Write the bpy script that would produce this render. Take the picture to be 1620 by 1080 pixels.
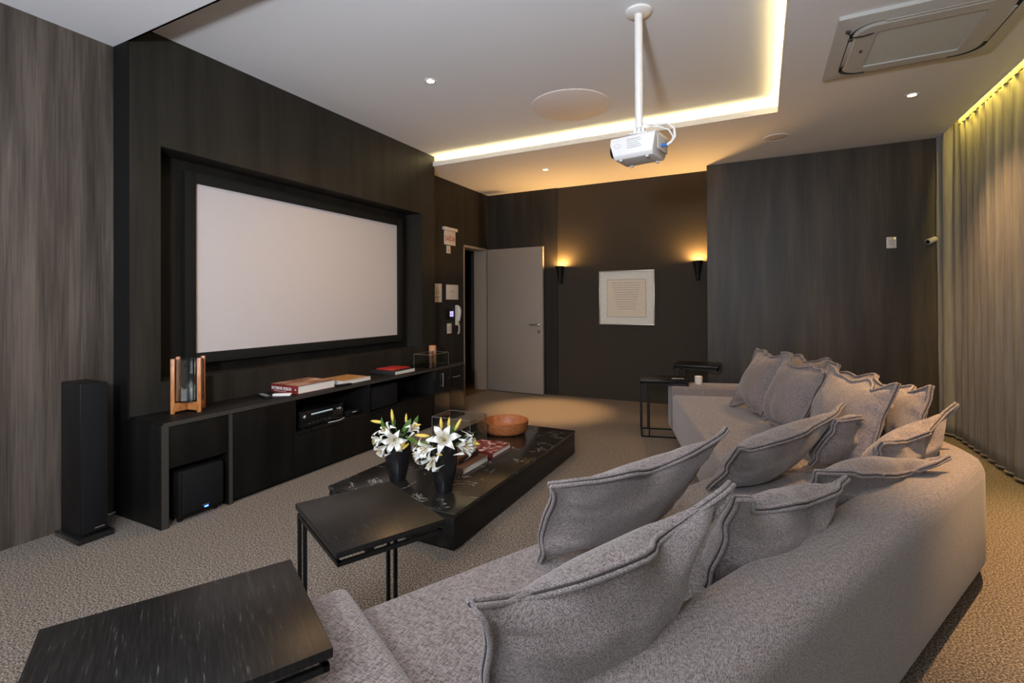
import bpy, bmesh, math, random
from mathutils import Vector, Matrix, noise
random.seed(4)
PI = math.pi
S = bpy.context.scene
for o in list(bpy.data.objects): bpy.data.objects.remove(o)
COL = S.collection

# ---------------------------------------------------------------- camera
cd = bpy.data.cameras.new('camera'); cam = bpy.data.objects.new('camera', cd); COL.objects.link(cam)
yaw, pit, rol = math.radians(26.82), math.radians(-0.299), math.radians(-0.28)
F = Vector((-math.sin(yaw)*math.cos(pit), math.cos(yaw)*math.cos(pit), -math.sin(pit)))
R = Vector((math.cos(yaw), math.sin(yaw), 0)); U = R.cross(F)
R2 = R*math.cos(rol)+U*math.sin(rol); U2 = U*math.cos(rol)-R*math.sin(rol)
cam.matrix_world = Matrix.Translation((0, 0, 1.299)) @ Matrix((R2, U2, -F)).transposed().to_4x4()
cd.sensor_width = 36; cd.lens = 779.747/1620*36; cd.shift_y = -(540-474.57)/1620; cd.clip_start = 0.05
S.camera = cam

# ---------------------------------------------------------------- world, light, exposure
w = bpy.data.worlds.new('world'); S.world = w; w.use_nodes = True
w.node_tree.nodes['Background'].inputs[0].default_value = (0.9, 0.95, 1, 1)
w.node_tree.nodes['Background'].inputs[1].default_value = 0.3
S.view_settings.view_transform = 'Standard'; S.view_settings.look = 'None'
S.view_settings.gamma = 1; S.view_settings.use_curve_mapping = False
S.view_settings.exposure = 0.0

def area(name, loc, to, sx, sy, power, col):
    l = bpy.data.lights.new(name, 'AREA'); l.shape = 'RECTANGLE'; l.size = sx; l.size_y = sy
    l.energy = power; l.color = col
    o = bpy.data.objects.new(name, l); COL.objects.link(o); o.location = loc
    o.rotation_euler = (Vector(to)-Vector(loc)).to_track_quat('-Z', 'Y').to_euler(); return o
def spot(name, loc, power, col, ang=70, blend=.6, to=None, rad=.03):
    l = bpy.data.lights.new(name, 'SPOT'); l.energy = power; l.color = col
    l.spot_size = math.radians(ang); l.spot_blend = blend; l.shadow_soft_size = rad
    o = bpy.data.objects.new(name, l); COL.objects.link(o); o.location = loc
    if to: o.rotation_euler = (Vector(to)-Vector(loc)).to_track_quat('-Z', 'Y').to_euler()
    return o
NEUT = (.87, .915, 1.0); WARM = (1, .50, .17); COVE = (1, .74, .30)
# two unseen fill lights added behind the photographer, one low and one overhead
area('rear_fill_light', (-1.2, -2.4, 1.55), (-2.0, 3.0, 3.0), 4.0, 1.3, 75, NEUT)
area('overhead_fill_light', (-1.3, -0.9, 2.88), (-1.3, -0.9, 0), 2.6, 1.8, 60, NEUT)
spot('flash_bounced_off_ceiling', (-.35, -.75, 1.75), 540, NEUT, 150, 1.0, (-1.7, 1.1, 2.9), .12)

# ---------------------------------------------------------------- materials
def newmat(name):
    m = bpy.data.materials.new(name); m.use_nodes = True
    nt = m.node_tree; return m, nt, nt.nodes['Principled BSDF']
def N(nt, t, **k):
    n = nt.nodes.new(t)
    for a, b in k.items():
        if a in n.inputs: n.inputs[a].default_value = b
        else: setattr(n, a, b)
    return n
def coords(nt, scale=(1, 1, 1), rot=(0, 0, 0)):
    tc = nt.nodes.new('ShaderNodeTexCoord'); mp = nt.nodes.new('ShaderNodeMapping')
    mp.inputs['Scale'].default_value = scale; mp.inputs['Rotation'].default_value = rot
    nt.links.new(tc.outputs['Object'], mp.inputs[0]); return mp.outputs[0]
def ramp(nt, fac, stops):
    r = nt.nodes.new('ShaderNodeValToRGB'); nt.links.new(fac, r.inputs[0])
    el = r.color_ramp.elements
    while len(el) < len(stops): el.new(0.5)
    for e, (p, c) in zip(el, stops): e.position = p; e.color = (*c, 1)
    return r.outputs[0]
def bump(nt, b, h, strength, dist):
    n = nt.nodes.new('ShaderNodeBump'); n.inputs['Strength'].default_value = strength
    n.inputs['Distance'].default_value = dist; nt.links.new(h, n.inputs['Height'])
    nt.links.new(n.outputs[0], b.inputs['Normal'])
def plain(name, col, rough=.6, metal=0, var=.06, scale=40, spec=.5, coat=0, emit=None, es=0):
    m, nt, b = newmat(name)
    n = N(nt, 'ShaderNodeTexNoise', Scale=scale, Detail=3.0); nt.links.new(coords(nt), n.inputs['Vector'])
    c = ramp(nt, n.outputs[0], [(.3, tuple(x*(1-var) for x in col)), (.7, tuple(min(1, x*(1+var)) for x in col))])
    nt.links.new(c, b.inputs['Base Color'])
    b.inputs['Roughness'].default_value = rough; b.inputs['Metallic'].default_value = metal
    b.inputs['Specular IOR Level'].default_value = spec; b.inputs['Coat Weight'].default_value = coat
    if emit: b.inputs['Emission Color'].default_value = (*emit, 1); b.inputs['Emission Strength'].default_value = es
    return m
def noisy(name, stops, sc=(1, 1, 1), scale=5, detail=6, rough=.6, bs=0, bd=.002, sc2=None, spec=.5, nrough=.6):
    m, nt, b = newmat(name)
    n = N(nt, 'ShaderNodeTexNoise', Scale=scale, Detail=detail, Roughness=nrough)
    nt.links.new(coords(nt, sc), n.inputs['Vector'])
    nt.links.new(ramp(nt, n.outputs[0], stops), b.inputs['Base Color'])
    b.inputs['Roughness'].default_value = rough; b.inputs['Specular IOR Level'].default_value = spec
    if bs: bump(nt, b, n.outputs[0], bs, bd)
    return m
def laminate(name, dark, mid, light, rough=.5, spec=.4):
    m, nt, b = newmat(name)
    n1 = N(nt, 'ShaderNodeTexNoise', Scale=1.0, Detail=5.0, Roughness=.55); nt.links.new(coords(nt, (7, 7, .55)), n1.inputs['Vector'])
    n2 = N(nt, 'ShaderNodeTexNoise', Scale=1.0, Detail=3.0); nt.links.new(coords(nt, (120, 120, 3)), n2.inputs['Vector'])
    mx = N(nt, 'ShaderNodeMath', operation='MULTIPLY_ADD'); mx.inputs[1].default_value = .35
    nt.links.new(n2.outputs[0], mx.inputs[0]); nt.links.new(n1.outputs[0], mx.inputs[2])
    nt.links.new(ramp(nt, mx.outputs[0], [(.50, dark), (.67, mid), (.86, light)]), b.inputs['Base Color'])
    b.inputs['Roughness'].default_value = rough; b.inputs['Specular IOR Level'].default_value = spec
    bump(nt, b, n2.outputs[0], .15, .001); return m
def weave(name, dark, light, sc=330):
    m, nt, b = newmat(name)
    a = N(nt, 'ShaderNodeTexNoise', Scale=1.0, Detail=2.0); nt.links.new(coords(nt, (sc, sc*.13, sc), (0, 0, .45)), a.inputs['Vector'])
    c = N(nt, 'ShaderNodeTexNoise', Scale=1.0, Detail=2.0); nt.links.new(coords(nt, (sc*.13, sc, sc), (0, 0, .45)), c.inputs['Vector'])
    mx = N(nt, 'ShaderNodeMath', operation='ADD'); nt.links.new(a.outputs[0], mx.inputs[0]); nt.links.new(c.outputs[0], mx.inputs[1])
    hf = N(nt, 'ShaderNodeMath', operation='MULTIPLY'); hf.inputs[1].default_value = .5; nt.links.new(mx.outputs[0], hf.inputs[0])
    nt.links.new(ramp(nt, hf.outputs[0], [(.40, dark), (.58, light)]), b.inputs['Base Color'])
    b.inputs['Roughness'].default_value = .9; b.inputs['Specular IOR Level'].default_value = .25
    b.inputs['Sheen Weight'].default_value = .25; b.inputs['Sheen Roughness'].default_value = .5
    bump(nt, b, hf.outputs[0], .35, .0015); return m

M = {}
M['ceiling'] = plain('white ceiling paint', (.72, .73, .75), .9, spec=.2, var=.01)
M['lip'] = plain('cove lip paint', (.72, .69, .64), .8, var=.01)
M['wood_wall'] = laminate('grey brown laminate', (.024, .018, .014), (.056, .044, .035), (.115, .091, .073))
M['wood_wall_shaded'] = laminate('shaded grey brown laminate', (.017, .0125, .008), (.032, .0245, .0165), (.058, .044, .030))  # shaded copy of the wall laminate, its dimmer light put into the colour
M['dark_wall'] = laminate('black brown laminate', (.015, .0133, .0105), (.021, .0185, .015), (.028, .0245, .0195), .5, .2)
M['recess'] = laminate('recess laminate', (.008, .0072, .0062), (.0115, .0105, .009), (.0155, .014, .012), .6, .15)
M['niche'] = noisy('brown grasscloth', [(.3, (.014, .0105, .006)), (.7, (.048, .037, .024))], (1, 1, 1.6), 170, 4, .85, .5, .002)
M['carpet'] = noisy('speckled carpet', [(.38, (.035, .028, .022)), (.50, (.18, .152, .125)), (.61, (.46, .40, .345))], (1, 1, 1), 130, 4, .97, 1.0, .006, spec=.1, nrough=.75)
M['sofa'] = weave('taupe tweed upholstery', (.068, .056, .052), (.295, .25, .24), 520)
M['pillow'] = weave('grey tweed pillow cloth', (.068, .058, .057), (.285, .242, .236), 520)
M['seam'] = plain('dark seam', (.035, .03, .03), .9)
M['plinth'] = plain('black plinth', (.008, .0075, .0075), .7, spec=.1)
M['black_wood'] = noisy('black stained oak', [(.40, (.0055, .005, .0048)), (.63, (.012, .011, .010)), (.74, (.085, .08, .075))], (13, 210, 9), 1.0, 4, .36, .15, .001, spec=.3)
M['console'] = laminate('console laminate', (.004, .0036, .0032), (.006, .0054, .0048), (.010, .0088, .0078), .5, .18)
M['console_edge'] = plain('console edge band', (.038, .034, .029), .5)
M['metal'] = plain('black metal', (.009, .0085, .008), .45, .2, spec=.25)
M['steel'] = plain('brushed steel', (.62, .60, .58), .3, 1)
M['white'] = plain('white plastic', (.72, .71, .70), .4, var=.02)
M['white_wall'] = plain('white plastic of wall fittings', (.62, .58, .52), .45, var=.02)
M['grey_plastic'] = plain('grey plastic', (.48, .49, .47), .5, var=.02)
M['dark_gap'] = plain('dark slot', (.05, .05, .045), .8)
M['filter'] = noisy('air filter mesh', [(.35, (.42, .47, .46)), (.65, (.60, .65, .64))], (1, 1, 1), 260, 2, .8, .3, .001)
M['screen'] = plain('projection fabric', (.545, .515, .515), .85, var=.01, spec=.1)
M['velvet'] = plain('black velvet frame', (.010, .010, .009), .8, spec=.2)
M['grille'] = noisy('speaker cloth', [(.3, (.004, .004, .0045)), (.7, (.013, .013, .0145))], (1, 1, 1), 420, 2, .9, .4, .001, spec=.15)
M['gloss_black'] = plain('gloss black', (.010, .010, .010), .12, coat=.4)
M['curtain'] = noisy('linen curtain', [(.3, (.20, .19, .17)), (.7, (.28, .265, .24))], (1, 1, .05), 60, 3, .9, .2, .001, spec=.15)
M['door'] = plain('taupe door paint', (.25, .21, .175), .55, var=.02)
M['jamb'] = plain('door jamb', (.26, .215, .17), .5, var=.03)
M['trim'] = plain('aluminium trim', (.42, .38, .32), .35, .6)
M['orange_wood'] = noisy('honey wood', [(.35, (.26, .085, .022)), (.65, (.52, .21, .065))], (6, 6, .8), 14, 5, .38)
M['bowl'] = noisy('turned reddish wood', [(.35, (.27, .085, .028)), (.65, (.46, .165, .055))], (1.5, 1.5, 9), 18, 5, .42)
M['copper'] = plain('copper brown candle', (.55, .26, .13), .5)
M['vase'] = plain('black ceramic', (.010, .010, .011), .26)
M['petal'] = plain('white lily petal', (.80, .79, .74), .5, var=.02)
M['petal'].node_tree.nodes['Principled BSDF'].inputs['Subsurface Weight'].default_value = .15
M['bud'] = noisy('yellow bud', [(.3, (.62, .42, .05)), (.7, (.80, .66, .16))], (1, 1, 1), 18, 2, .5)
M['leaf'] = noisy('lily leaf', [(.3, (.035, .10, .012)), (.7, (.09, .21, .03))], (1, 1, 1), 25, 3, .45)
M['stamen'] = plain('stamen', (.45, .33, .10), .6)
M['page'] = plain('book pages', (.74, .71, .66), .8, var=.05, scale=300)
M['red'] = plain('red cover', (.45, .03, .022), .4)
M['maroon'] = plain('maroon cover', (.17, .018, .018), .4)
M['brown'] = plain('brown cover', (.085, .035, .022), .4)
M['darkcover'] = plain('black cover', (.02, .018, .018), .5)
M['paper'] = plain('paper', (.62, .57, .52), .8, var=.02)
M['print'] = plain('grey print', (.30, .27, .24), .8)
M['sign_red'] = plain('red sign letters', (.42, .04, .04), .6)
M['wht_letter'] = plain('white letters', (.85, .82, .78), .6)
M['blue_plug'] = plain('blue plug', (.03, .13, .40), .4)
M['led_blue'] = plain('blue standby lamp', (.02, .05, .6), .4, emit=(.03, .10, 1), es=14)
M['lcd'] = plain('lit keypad screen', (.3, .3, .6), .4, emit=(.50, .45, .95), es=1.1)
M['rx'] = plain('lit receiver display', (.3, .4, .42), .4, emit=(.55, .72, .75), es=.35)
M['lamp_hot'] = plain('lamp glow', (1, .8, .5), .4, emit=(1, .66, .33), es=45)
M['strip'] = plain('cove light strip', (1, .8, .4), .4, emit=(1, .76, .34), es=24)
M['strip2'] = plain('curtain light strip', (1, .8, .4), .4, emit=(1, .72, .10), es=30)
M['corridor'] = plain('dark corridor wall', (.035, .030, .028), .8)
M['corridor_floor'] = noisy('corridor wood floor', [(.3, (.10, .065, .03)), (.7, (.17, .11, .055))], (1, 8, 1), 6, 4, .5)

def art_cover(name, cols, sc):
    return noisy(name, [(.32, cols[0]), (.5, cols[1]), (.66, cols[2])], (1, 1, 1), sc, 2, .35)
M['cover1'] = art_cover('interior photo cover', ((.12, .03, .02), (.42, .20, .12), (.60, .42, .30)), 11)
M['cover2'] = art_cover('orange pattern cover', ((.25, .18, .05), (.62, .27, .06), (.50, .38, .25)), 40)
M['cover3'] = art_cover('red photo cover', ((.08, .01, .01), (.22, .02, .02), (.65, .55, .5)), 24)

def marble():
    m, nt, b = newmat('black veined marble')
    n = N(nt, 'ShaderNodeTexNoise', Scale=2.6, Detail=8.0, Roughness=.62); n.inputs['Distortion'].default_value = 1.1
    nt.links.new(coords(nt), n.inputs['Vector'])
    v = ramp(nt, n.outputs[0], [(.489, (0, 0, 0)), (.50, (1, 1, 1)), (.511, (0, 0, 0))])
    n2 = N(nt, 'ShaderNodeTexNoise', Scale=9.0, Detail=4.0); nt.links.new(coords(nt), n2.inputs['Vector'])
    k = ramp(nt, n2.outputs[0], [(.46, (0, 0, 0)), (.58, (1, 1, 1))])
    mu = N(nt, 'ShaderNodeMath', operation='MULTIPLY'); nt.links.new(v, mu.inputs[0]); nt.links.new(k, mu.inputs[1])
    nt.links.new(ramp(nt, mu.outputs[0], [(0, (.016, .014, .012)), (1, (.38, .36, .33))]), b.inputs['Base Color'])
    b.inputs['Roughness'].default_value = .17; return m
M['marble'] = marble()
def glass(name, tint=(.93, .97, .95)):
    m = bpy.data.materials.new(name); m.use_nodes = True; nt = m.node_tree
    b = nt.nodes['Principled BSDF']; b.inputs['Transmission Weight'].default_value = 1
    b.inputs['Roughness'].default_value = .02; b.inputs['Base Color'].default_value = (*tint, 1); b.inputs['IOR'].default_value = 1.45
    return m
M['glass'] = glass('clear glass'); M['acrylic'] = glass('clear acrylic', (.90, .93, .88))

# ---------------------------------------------------------------- mesh helpers
class B:
    def __init__(s): s.bm = bmesh.new()
    def box(s, x0, x1, y0, y1, z0, z1, bev=0, seg=2, mtx=None):
        t = bmesh.new(); bmesh.ops.create_cube(t, size=1)
        for v in t.verts:
            v.co = Vector(((x0+x1)/2+v.co.x*(x1-x0), (y0+y1)/2+v.co.y*(y1-y0), (z0+z1)/2+v.co.z*(z1-z0)))
        if bev: bmesh.ops.bevel(t, geom=t.edges[:], offset=bev, segments=seg, affect='EDGES', profile=.5)
        return s._add(t, mtx)
    def _add(s, t, mtx=None):
        if mtx is not None: bmesh.ops.transform(t, matrix=mtx, verts=t.verts)
        me = bpy.data.meshes.new('t'); t.to_mesh(me); t.free(); s.bm.from_mesh(me); bpy.data.meshes.remove(me); return s
    def prism(s, poly, z0, z1, bev=0, seg=3, mtx=None):
        t = bmesh.new(); lo = [t.verts.new((x, y, z0)) for x, y in poly]; f = t.faces.new(lo)
        r = bmesh.ops.extrude_face_region(t, geom=[f])
        for v in [g for g in r['geom'] if isinstance(g, bmesh.types.BMVert)]: v.co.z = z1
        bmesh.ops.recalc_face_normals(t, faces=t.faces)
        if bev: bmesh.ops.bevel(t, geom=t.edges[:], offset=bev, segments=seg, affect='EDGES', profile=.5)
        return s._add(t, mtx)
    def lathe(s, prof, seg=32, mtx=None, cap=True):
        t = bmesh.new(); rings = []
        for r, z in prof:
            rings.append([t.verts.new((r*math.cos(2*PI*i/seg), r*math.sin(2*PI*i/seg), z)) for i in range(seg)])
        for a, b in zip(rings, rings[1:]):
            for i in range(seg):
                j = (i+1) % seg; t.faces.new((a[i], a[j], b[j], b[i]))
        if cap:
            t.faces.new(rings[0][::-1]); t.faces.new(rings[-1])
        bmesh.ops.recalc_face_normals(t, faces=t.faces)
        return s._add(t, mtx)
    def tube(s, pts, r, seg=8, closed=False, cap=True):
        pts = [Vector(p) for p in pts]; n = len(pts); t = bmesh.new(); rings = []; up = None
        for i, p in enumerate(pts):
            a = pts[i-1] if (i or closed) else p; b = pts[(i+1) % n] if (i < n-1 or closed) else p
            d = (b-a).normalized()
            if up is None: up = Vector((0, 0, 1)) if abs(d.z) < .9 else Vector((1, 0, 0))
            x = d.cross(up)
            if x.length < 1e-6: x = d.orthogonal()
            x.normalize(); y = x.cross(d); up = y
            rr = r[i] if isinstance(r, (list, tuple)) else r
            rings.append([t.verts.new(p+x*rr*math.cos(2*PI*k/seg)+y*rr*math.sin(2*PI*k/seg)) for k in range(seg)])
        m = n if closed else n-1
        for i in range(m):
            a, b = rings[i], rings[(i+1) % n]
            for k in range(seg):
                j = (k+1) % seg; t.faces.new((a[k], a[j], b[j], b[k]))
        if not closed and cap: t.faces.new(rings[0][::-1]); t.faces.new(rings[-1])
        bmesh.ops.recalc_face_normals(t, faces=t.faces)
        return s._add(t)
    def rod(s, a, b, r, seg=12): return s.tube([a, b], r, seg)
    def build(s, name, mat, parent=None, world=False, ang=35):
        me = bpy.data.meshes.new(name)
        if world and parent is not None:
            off = Vector(); q = parent
            while q is not None: off += q.location; q = q.parent
            bmesh.ops.translate(s.bm, vec=-off, verts=s.bm.verts)
        s.bm.to_mesh(me); s.bm.free()
        me.polygons.foreach_set('use_smooth', [True]*len(me.polygons)); me.set_sharp_from_angle(angle=math.radians(ang))
        me.materials.append(M[mat] if isinstance(mat, str) else mat)
        o = bpy.data.objects.new(name, me); COL.objects.link(o)
        if parent is not None: o.parent = parent
        return o
def thing(name, label, cat, loc=(0, 0, 0), rz=0, group=None):
    o = bpy.data.objects.new(name, None); COL.objects.link(o); o.location = loc; o.rotation_euler = (0, 0, rz)
    o.empty_display_size = .05
    return tag(o, label, cat, group)
def tag(o, label, cat, group=None):
    o['label'] = label; o['category'] = cat
    if group: o['group'] = group
    return o
def struct(o, label=None, cat='structure'):
    o['kind'] = 'structure'
    if o.parent is None:
        o['label'] = label or o.name.replace('_', ' '); o['category'] = cat
    return o
def text(name, s, size, mat, parent, mtx, ext=.0008, align='CENTER', font_scale=(1, 1)):
    c = bpy.data.curves.new('t', 'FONT'); c.body = s; c.size = size; c.extrude = ext; c.align_x = align; c.align_y = 'CENTER'
    o = bpy.data.objects.new('t', c); COL.objects.link(o); bpy.context.view_layer.update()
    me = bpy.data.meshes.new_from_object(o.evaluated_get(bpy.context.evaluated_depsgraph_get()))
    bpy.data.objects.remove(o); me.transform(Matrix.Diagonal((*font_scale, 1, 1)));
    if parent is not None:
        off = Vector(); q = parent
        while q is not None: off += q.location; q = q.parent
        mtx = Matrix.Translation(-off) @ mtx
    me.transform(mtx); me.materials.clear(); me.materials.append(M[mat])
    o = bpy.data.objects.new(name, me); COL.objects.link(o); o.parent = parent; return o
def face_mtx(origin, xdir, ydir):
    x = Vector(xdir).normalized(); y = Vector(ydir).normalized(); z = x.cross(y)
    return Matrix.Translation(origin) @ Matrix((x, y, z)).transposed().to_4x4()

# ---------------------------------------------------------------- room shell
XL, XP, XW, XS = -3.597, -3.437, -3.658, -3.63
Y0, Y1, YD, YB, YR = 1.63, 4.751, 6.40, 6.476, 6.232
XN, XR, XT = -.566, 1.55, .136
C, C2 = 2.907, 3.028
YN = -2.6
struct(B().box(-5.2, 2.2, YN-.2, 7.0, -.1, 0).build('floor', 'carpet'), 'brown grey speckled carpet covering the whole room', 'floor')
# soffit ceiling with its lit tray
ce = B()
ce.box(-3.9, XR+.02, YN-.2, Y0, C, C+.25)
ce.box(-3.9, XR+.02, Y1+.16, 7.0, C, C+.25)
ce.box(XT+.16, XR+.02, Y0, Y1+.16, C, C+.25)
ce.box(XT+.012, XT+.16, Y0, Y1+.16, C, C+.012); ce.box(-3.9, XT+.012, Y1+.012, Y1+.16, C, C+.012)
ce.box(XR+.02, 2.2, YN-.2, 7.0, C+.16, C+.25)
ceil = struct(ce.build('ceiling', 'ceiling'), 'pale grey plaster ceiling with a lit rectangular tray', 'ceiling')
struct(B().box(-3.9, XT+.3, Y0-.3, Y1+.3, C2, C2+.1).build('ceiling_tray', 'ceiling', ceil))
struct(B().box(XT, XT+.012, Y0, Y1+.012, C, C+.052).box(-3.9, XT, Y1, Y1+.012, C, C+.052).box(-3.9, XT, Y0-.012, Y0, C, C+.02).build('ceiling_lip', 'lip', ceil))
# the curtain slot trim
struct(B().box(XR+.012, XR+.024, YN, YR, C-.004, C+.16).build('curtain_slot_trim', 'ceiling', ceil))

# left wall with door opening; near part laminate
wl = struct(B().box(XL-.2, XL, YN, Y0, 0, C+.1).build('wall_left', 'wood_wall'), 'grey brown wood grain wall left of the screen wall', 'wall')
ws = B()   # proud screen wall with recess
ya, yb, za, zb = 1.805, 4.532, .80, 2.315
for a in ((Y0, ya, 0, C2), (yb, Y1+.03, 0, C2), (ya, yb, zb, C2), (ya, yb, 0, za)): ws.box(-3.85, XP, a[0], a[1], a[2], a[3])
wsc = struct(ws.build('wall_screen', 'dark_wall'), 'near black projecting wall that frames the projection screen', 'wall')
struct(B().box(XL, XP-.001, Y0-.012, Y0, .60, C).build('shade_strip', 'plinth', wsc))  # black strip painted in for the shade on the screen wall's return
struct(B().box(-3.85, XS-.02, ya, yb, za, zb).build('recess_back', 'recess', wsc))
# back part of left wall with door opening
wd = B(); dz = 2.10; dy0 = 5.757
wd.box(XW-.2, XW, Y1+.03, dy0, 0, C+.1); wd.box(XW-.2, XW, dy0, YD, dz, C+.1); wd.box(XW-.2, XW, YD, 6.9, 0, C+.1)
struct(wd.build('wall_left_rear', 'dark_wall'), 'dark laminate wall beside the door and under the exit sign', 'wall')
# corridor behind the opening
struct(B().box(-5.2, -5.1, 5.0, 6.9, 0, 2.6).box(-5.2, XW-.2, 6.75, 6.85, 0, 2.6).box(-5.2, XW-.2, 5.0, 5.1, 0, 2.6).box(-5.2, XW-.2, 5.0, 6.9, 2.5, 2.6).build('wall_corridor', 'corridor'), 'dark corridor wall seen through the open doorway', 'wall')
struct(B().box(-5.1, XW, 5.1, 6.75, 0, .006).build('floor_corridor', 'corridor_floor'), 'brown floor of the corridor behind the doorway', 'floor')
# back wall: niche plane, proud panels
wb = struct(B().box(-2.552, XN, YB, YB+.2, 0, C+.1).build('wall_back', 'niche'), 'dark brown textured wallpaper niche with two sconces', 'wall')
struct(B().box(XW, -2.552, YB-.02, YB+.2, 0, C+.1).build('wall_back_left', 'dark_wall'), 'dark laminate strip of back wall behind the door', 'wall')
struct(B().box(XN, 2.2, YR, YB+.2, 0, C+.1).build('wall_back_right', 'wood_wall_shaded'), 'grey brown wood grain panel right of the wallpaper niche', 'wall')
struct(B().box(2.0, 2.2, YN-.2, YB+.2, 0, C+.25).build('wall_right', 'ceiling'), 'plain wall hidden behind the long curtain', 'wall')
# rear wall with an added opening behind the rear fill light
wr = B(); wr.box(-3.9, -3.25, YN-.2, YN, 0, C+.1); wr.box(.85, 2.2, YN-.2, YN, 0, C+.1); wr.box(-3.25, .85, YN-.2, YN, 0, .85); wr.box(-3.25, .85, YN-.2, YN, 2.65, C+.1)
struct(wr.build('wall_rear', 'ceiling'), 'pale wall behind the photographer with an added wide opening', 'wall')
# door frame
fr = struct(B().box(XW-.2, XW+.002, YD-.03, YD, 0, dz).box(XW-.2, XW+.002, dy0, YD, dz-.03, dz).box(XW-.2, XW+.002, dy0, dy0+.03, 0, dz).build('trim_1', 'jamb'), 'beige jamb lining of the open doorway', 'trim')
struct(B().box(XW, XW+.012, YD-.022, YD, 0, dz).box(XW, XW+.012, dy0, YD, dz-.02, dz).build('door_casing', 'trim', fr))
struct(B().box(XW, XW+.012, 5.68, 5.73, 0, .36).build('trim_2', 'trim'), 'thin metal edge strip at the foot of the doorway', 'trim')
# door leaf, swung open nearly flat against the back wall
hx, hy = XW+.03, YD-.01
dr = bpy.data.objects.new('door_1', None); COL.objects.link(dr); dr.location = (hx, hy, 0)
dr.rotation_euler = (0, 0, math.atan2(-.03, .9)); dr['kind'] = 'structure'; dr['label'] = 'plain taupe door standing open against the back wall'; dr['category'] = 'door'
LW = .905
B().box(0, LW, -.02, .02, .012, 2.085, .003).build('door_leaf', 'door', dr)
B().box(.0, .006, -.022, .022, .012, 2.085).box(LW-.002, LW+.003, -.021, .021, .012, 2.085).build('door_edge', 'trim', dr)
dh = B(); dh.rod((LW-.06, -.02, .99), (LW-.06, -.065, .99), .010); dh.tube([(LW-.055, -.062, .99), (LW-.10, -.066, .99), (LW-.19, -.062, .988)], .010, 10)
dh.lathe([(.024, 0), (.024, .006)], 20, Matrix.Translation((LW-.06, -.02, .99)) @ Matrix.Rotation(PI/2, 4, 'X'))
hn = dh.build('door_handle', 'steel', dr)
B().lathe([(.022, 0), (.022, .006)], 20, Matrix.Translation((LW-.06, -.02, .89)) @ Matrix.Rotation(PI/2, 4, 'X')).build('keyhole_rosette', 'steel', dr)

# ---------------------------------------------------------------- lights in the ceiling
cl = thing('cove_light_strip', 'glowing warm cove light strip running around the ceiling tray', 'cove light', (XT, Y1, C+.02))
B().box(-3.43, XT+.06, Y1+.05, Y1+.09, C+.014, C+.026).build('light_strip', 'strip', cl, True)
B().box(XT+.05, XT+.09, Y0, Y1+.05, C+.014, C+.026).build('light_strip', 'strip', cl, True)
B().box(XT+.03, XT+.045, Y0, Y1, C+.0125, C+.016).box(-3.43, XT, Y1+.03, Y1+.045, C+.0125, C+.016).build('strip_channel', 'lip', cl, True)
cs = thing('curtain_light_strip', 'yellow glowing light strip in the slot above the curtain', 'cove light', (XR+.05, 3, C+.1))
B().box(XR+.026, XR+.042, YN+.3, YR-.40, C+.10, C+.125).build('light_strip', 'strip2', cs, True)
B().box(XR+.024, XR+.048, YN+.3, YR-.40, C+.125, C+.135).build('strip_channel', 'lip', cs, True)

lo = area('curtain_strip_lamp', (XR+.036, 2.0, C+.095), (XR+.052, 2.0, 0), .02, 7.6, 85, (1, .74, .12))
lo.rotation_euler = (0, math.radians(-38), 0)

def downlight(x, y, z, label, power, ang=75, to=None, lab=True):
    t = thing('downlight', label, 'downlight', (x, y, z), group='recessed ceiling downlights')
    B().lathe([(.030, -.004), (.046, -.005), (.048, 0), (.030, 0), (.030, -.004)], 28, cap=False).build('trim_ring', 'white', t)
    B().lathe([(.001, -.0035), (.026, -.0035), (.028, -.001), (.001, -.001)], 24, cap=False).build('lamp', 'lamp_hot', t)
    l = spot('downlight_beam', (x, y, z-.03), power, (1, .58, .25), ang, .8, to, .03)
    l.parent = t; l.location = (0, 0, -.03)
    return t
downlight(-2.287, 3.135, C2, 'bright round downlight in the raised tray near the screen wall', 65, 145)
downlight(-2.317, 5.498, C, 'small round downlight in the ceiling strip before the door', 520, 36)
downlight(1.063, 4.844, C, 'round downlight in the ceiling between air conditioner and curtain', 120, 105)
downlight(1.22, 3.15, C, 'round downlight in the ceiling above the back of the sofa', 480, 60)

# round flush speakers
t = tag(B().lathe([(.345, -.0), (.345, -.006), (.335, -.009), (.001, -.009)], 64, Matrix.Translation((-1.487, 4.093, C2)), cap=False).build('ceiling_cover', plain('pinkish beige cover', (.77, .69, .64), .9, var=.02)), 'large flat round beige cover in the raised ceiling tray', 'ceiling cover')
t = thing('ceiling_speaker', 'small round ceiling speaker grille before the back wall', 'speaker', (.142, 5.475, C))
B().lathe([(.115, 0), (.115, -.005), (.104, -.007), (.100, -.003)], 48, cap=False).build('rim', 'ceiling', t)
B().lathe([(.101, -.004), (.001, -.006)], 48, cap=False).build('grille', plain('grey speaker grille', (.56, .52, .49), .8), t)

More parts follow.
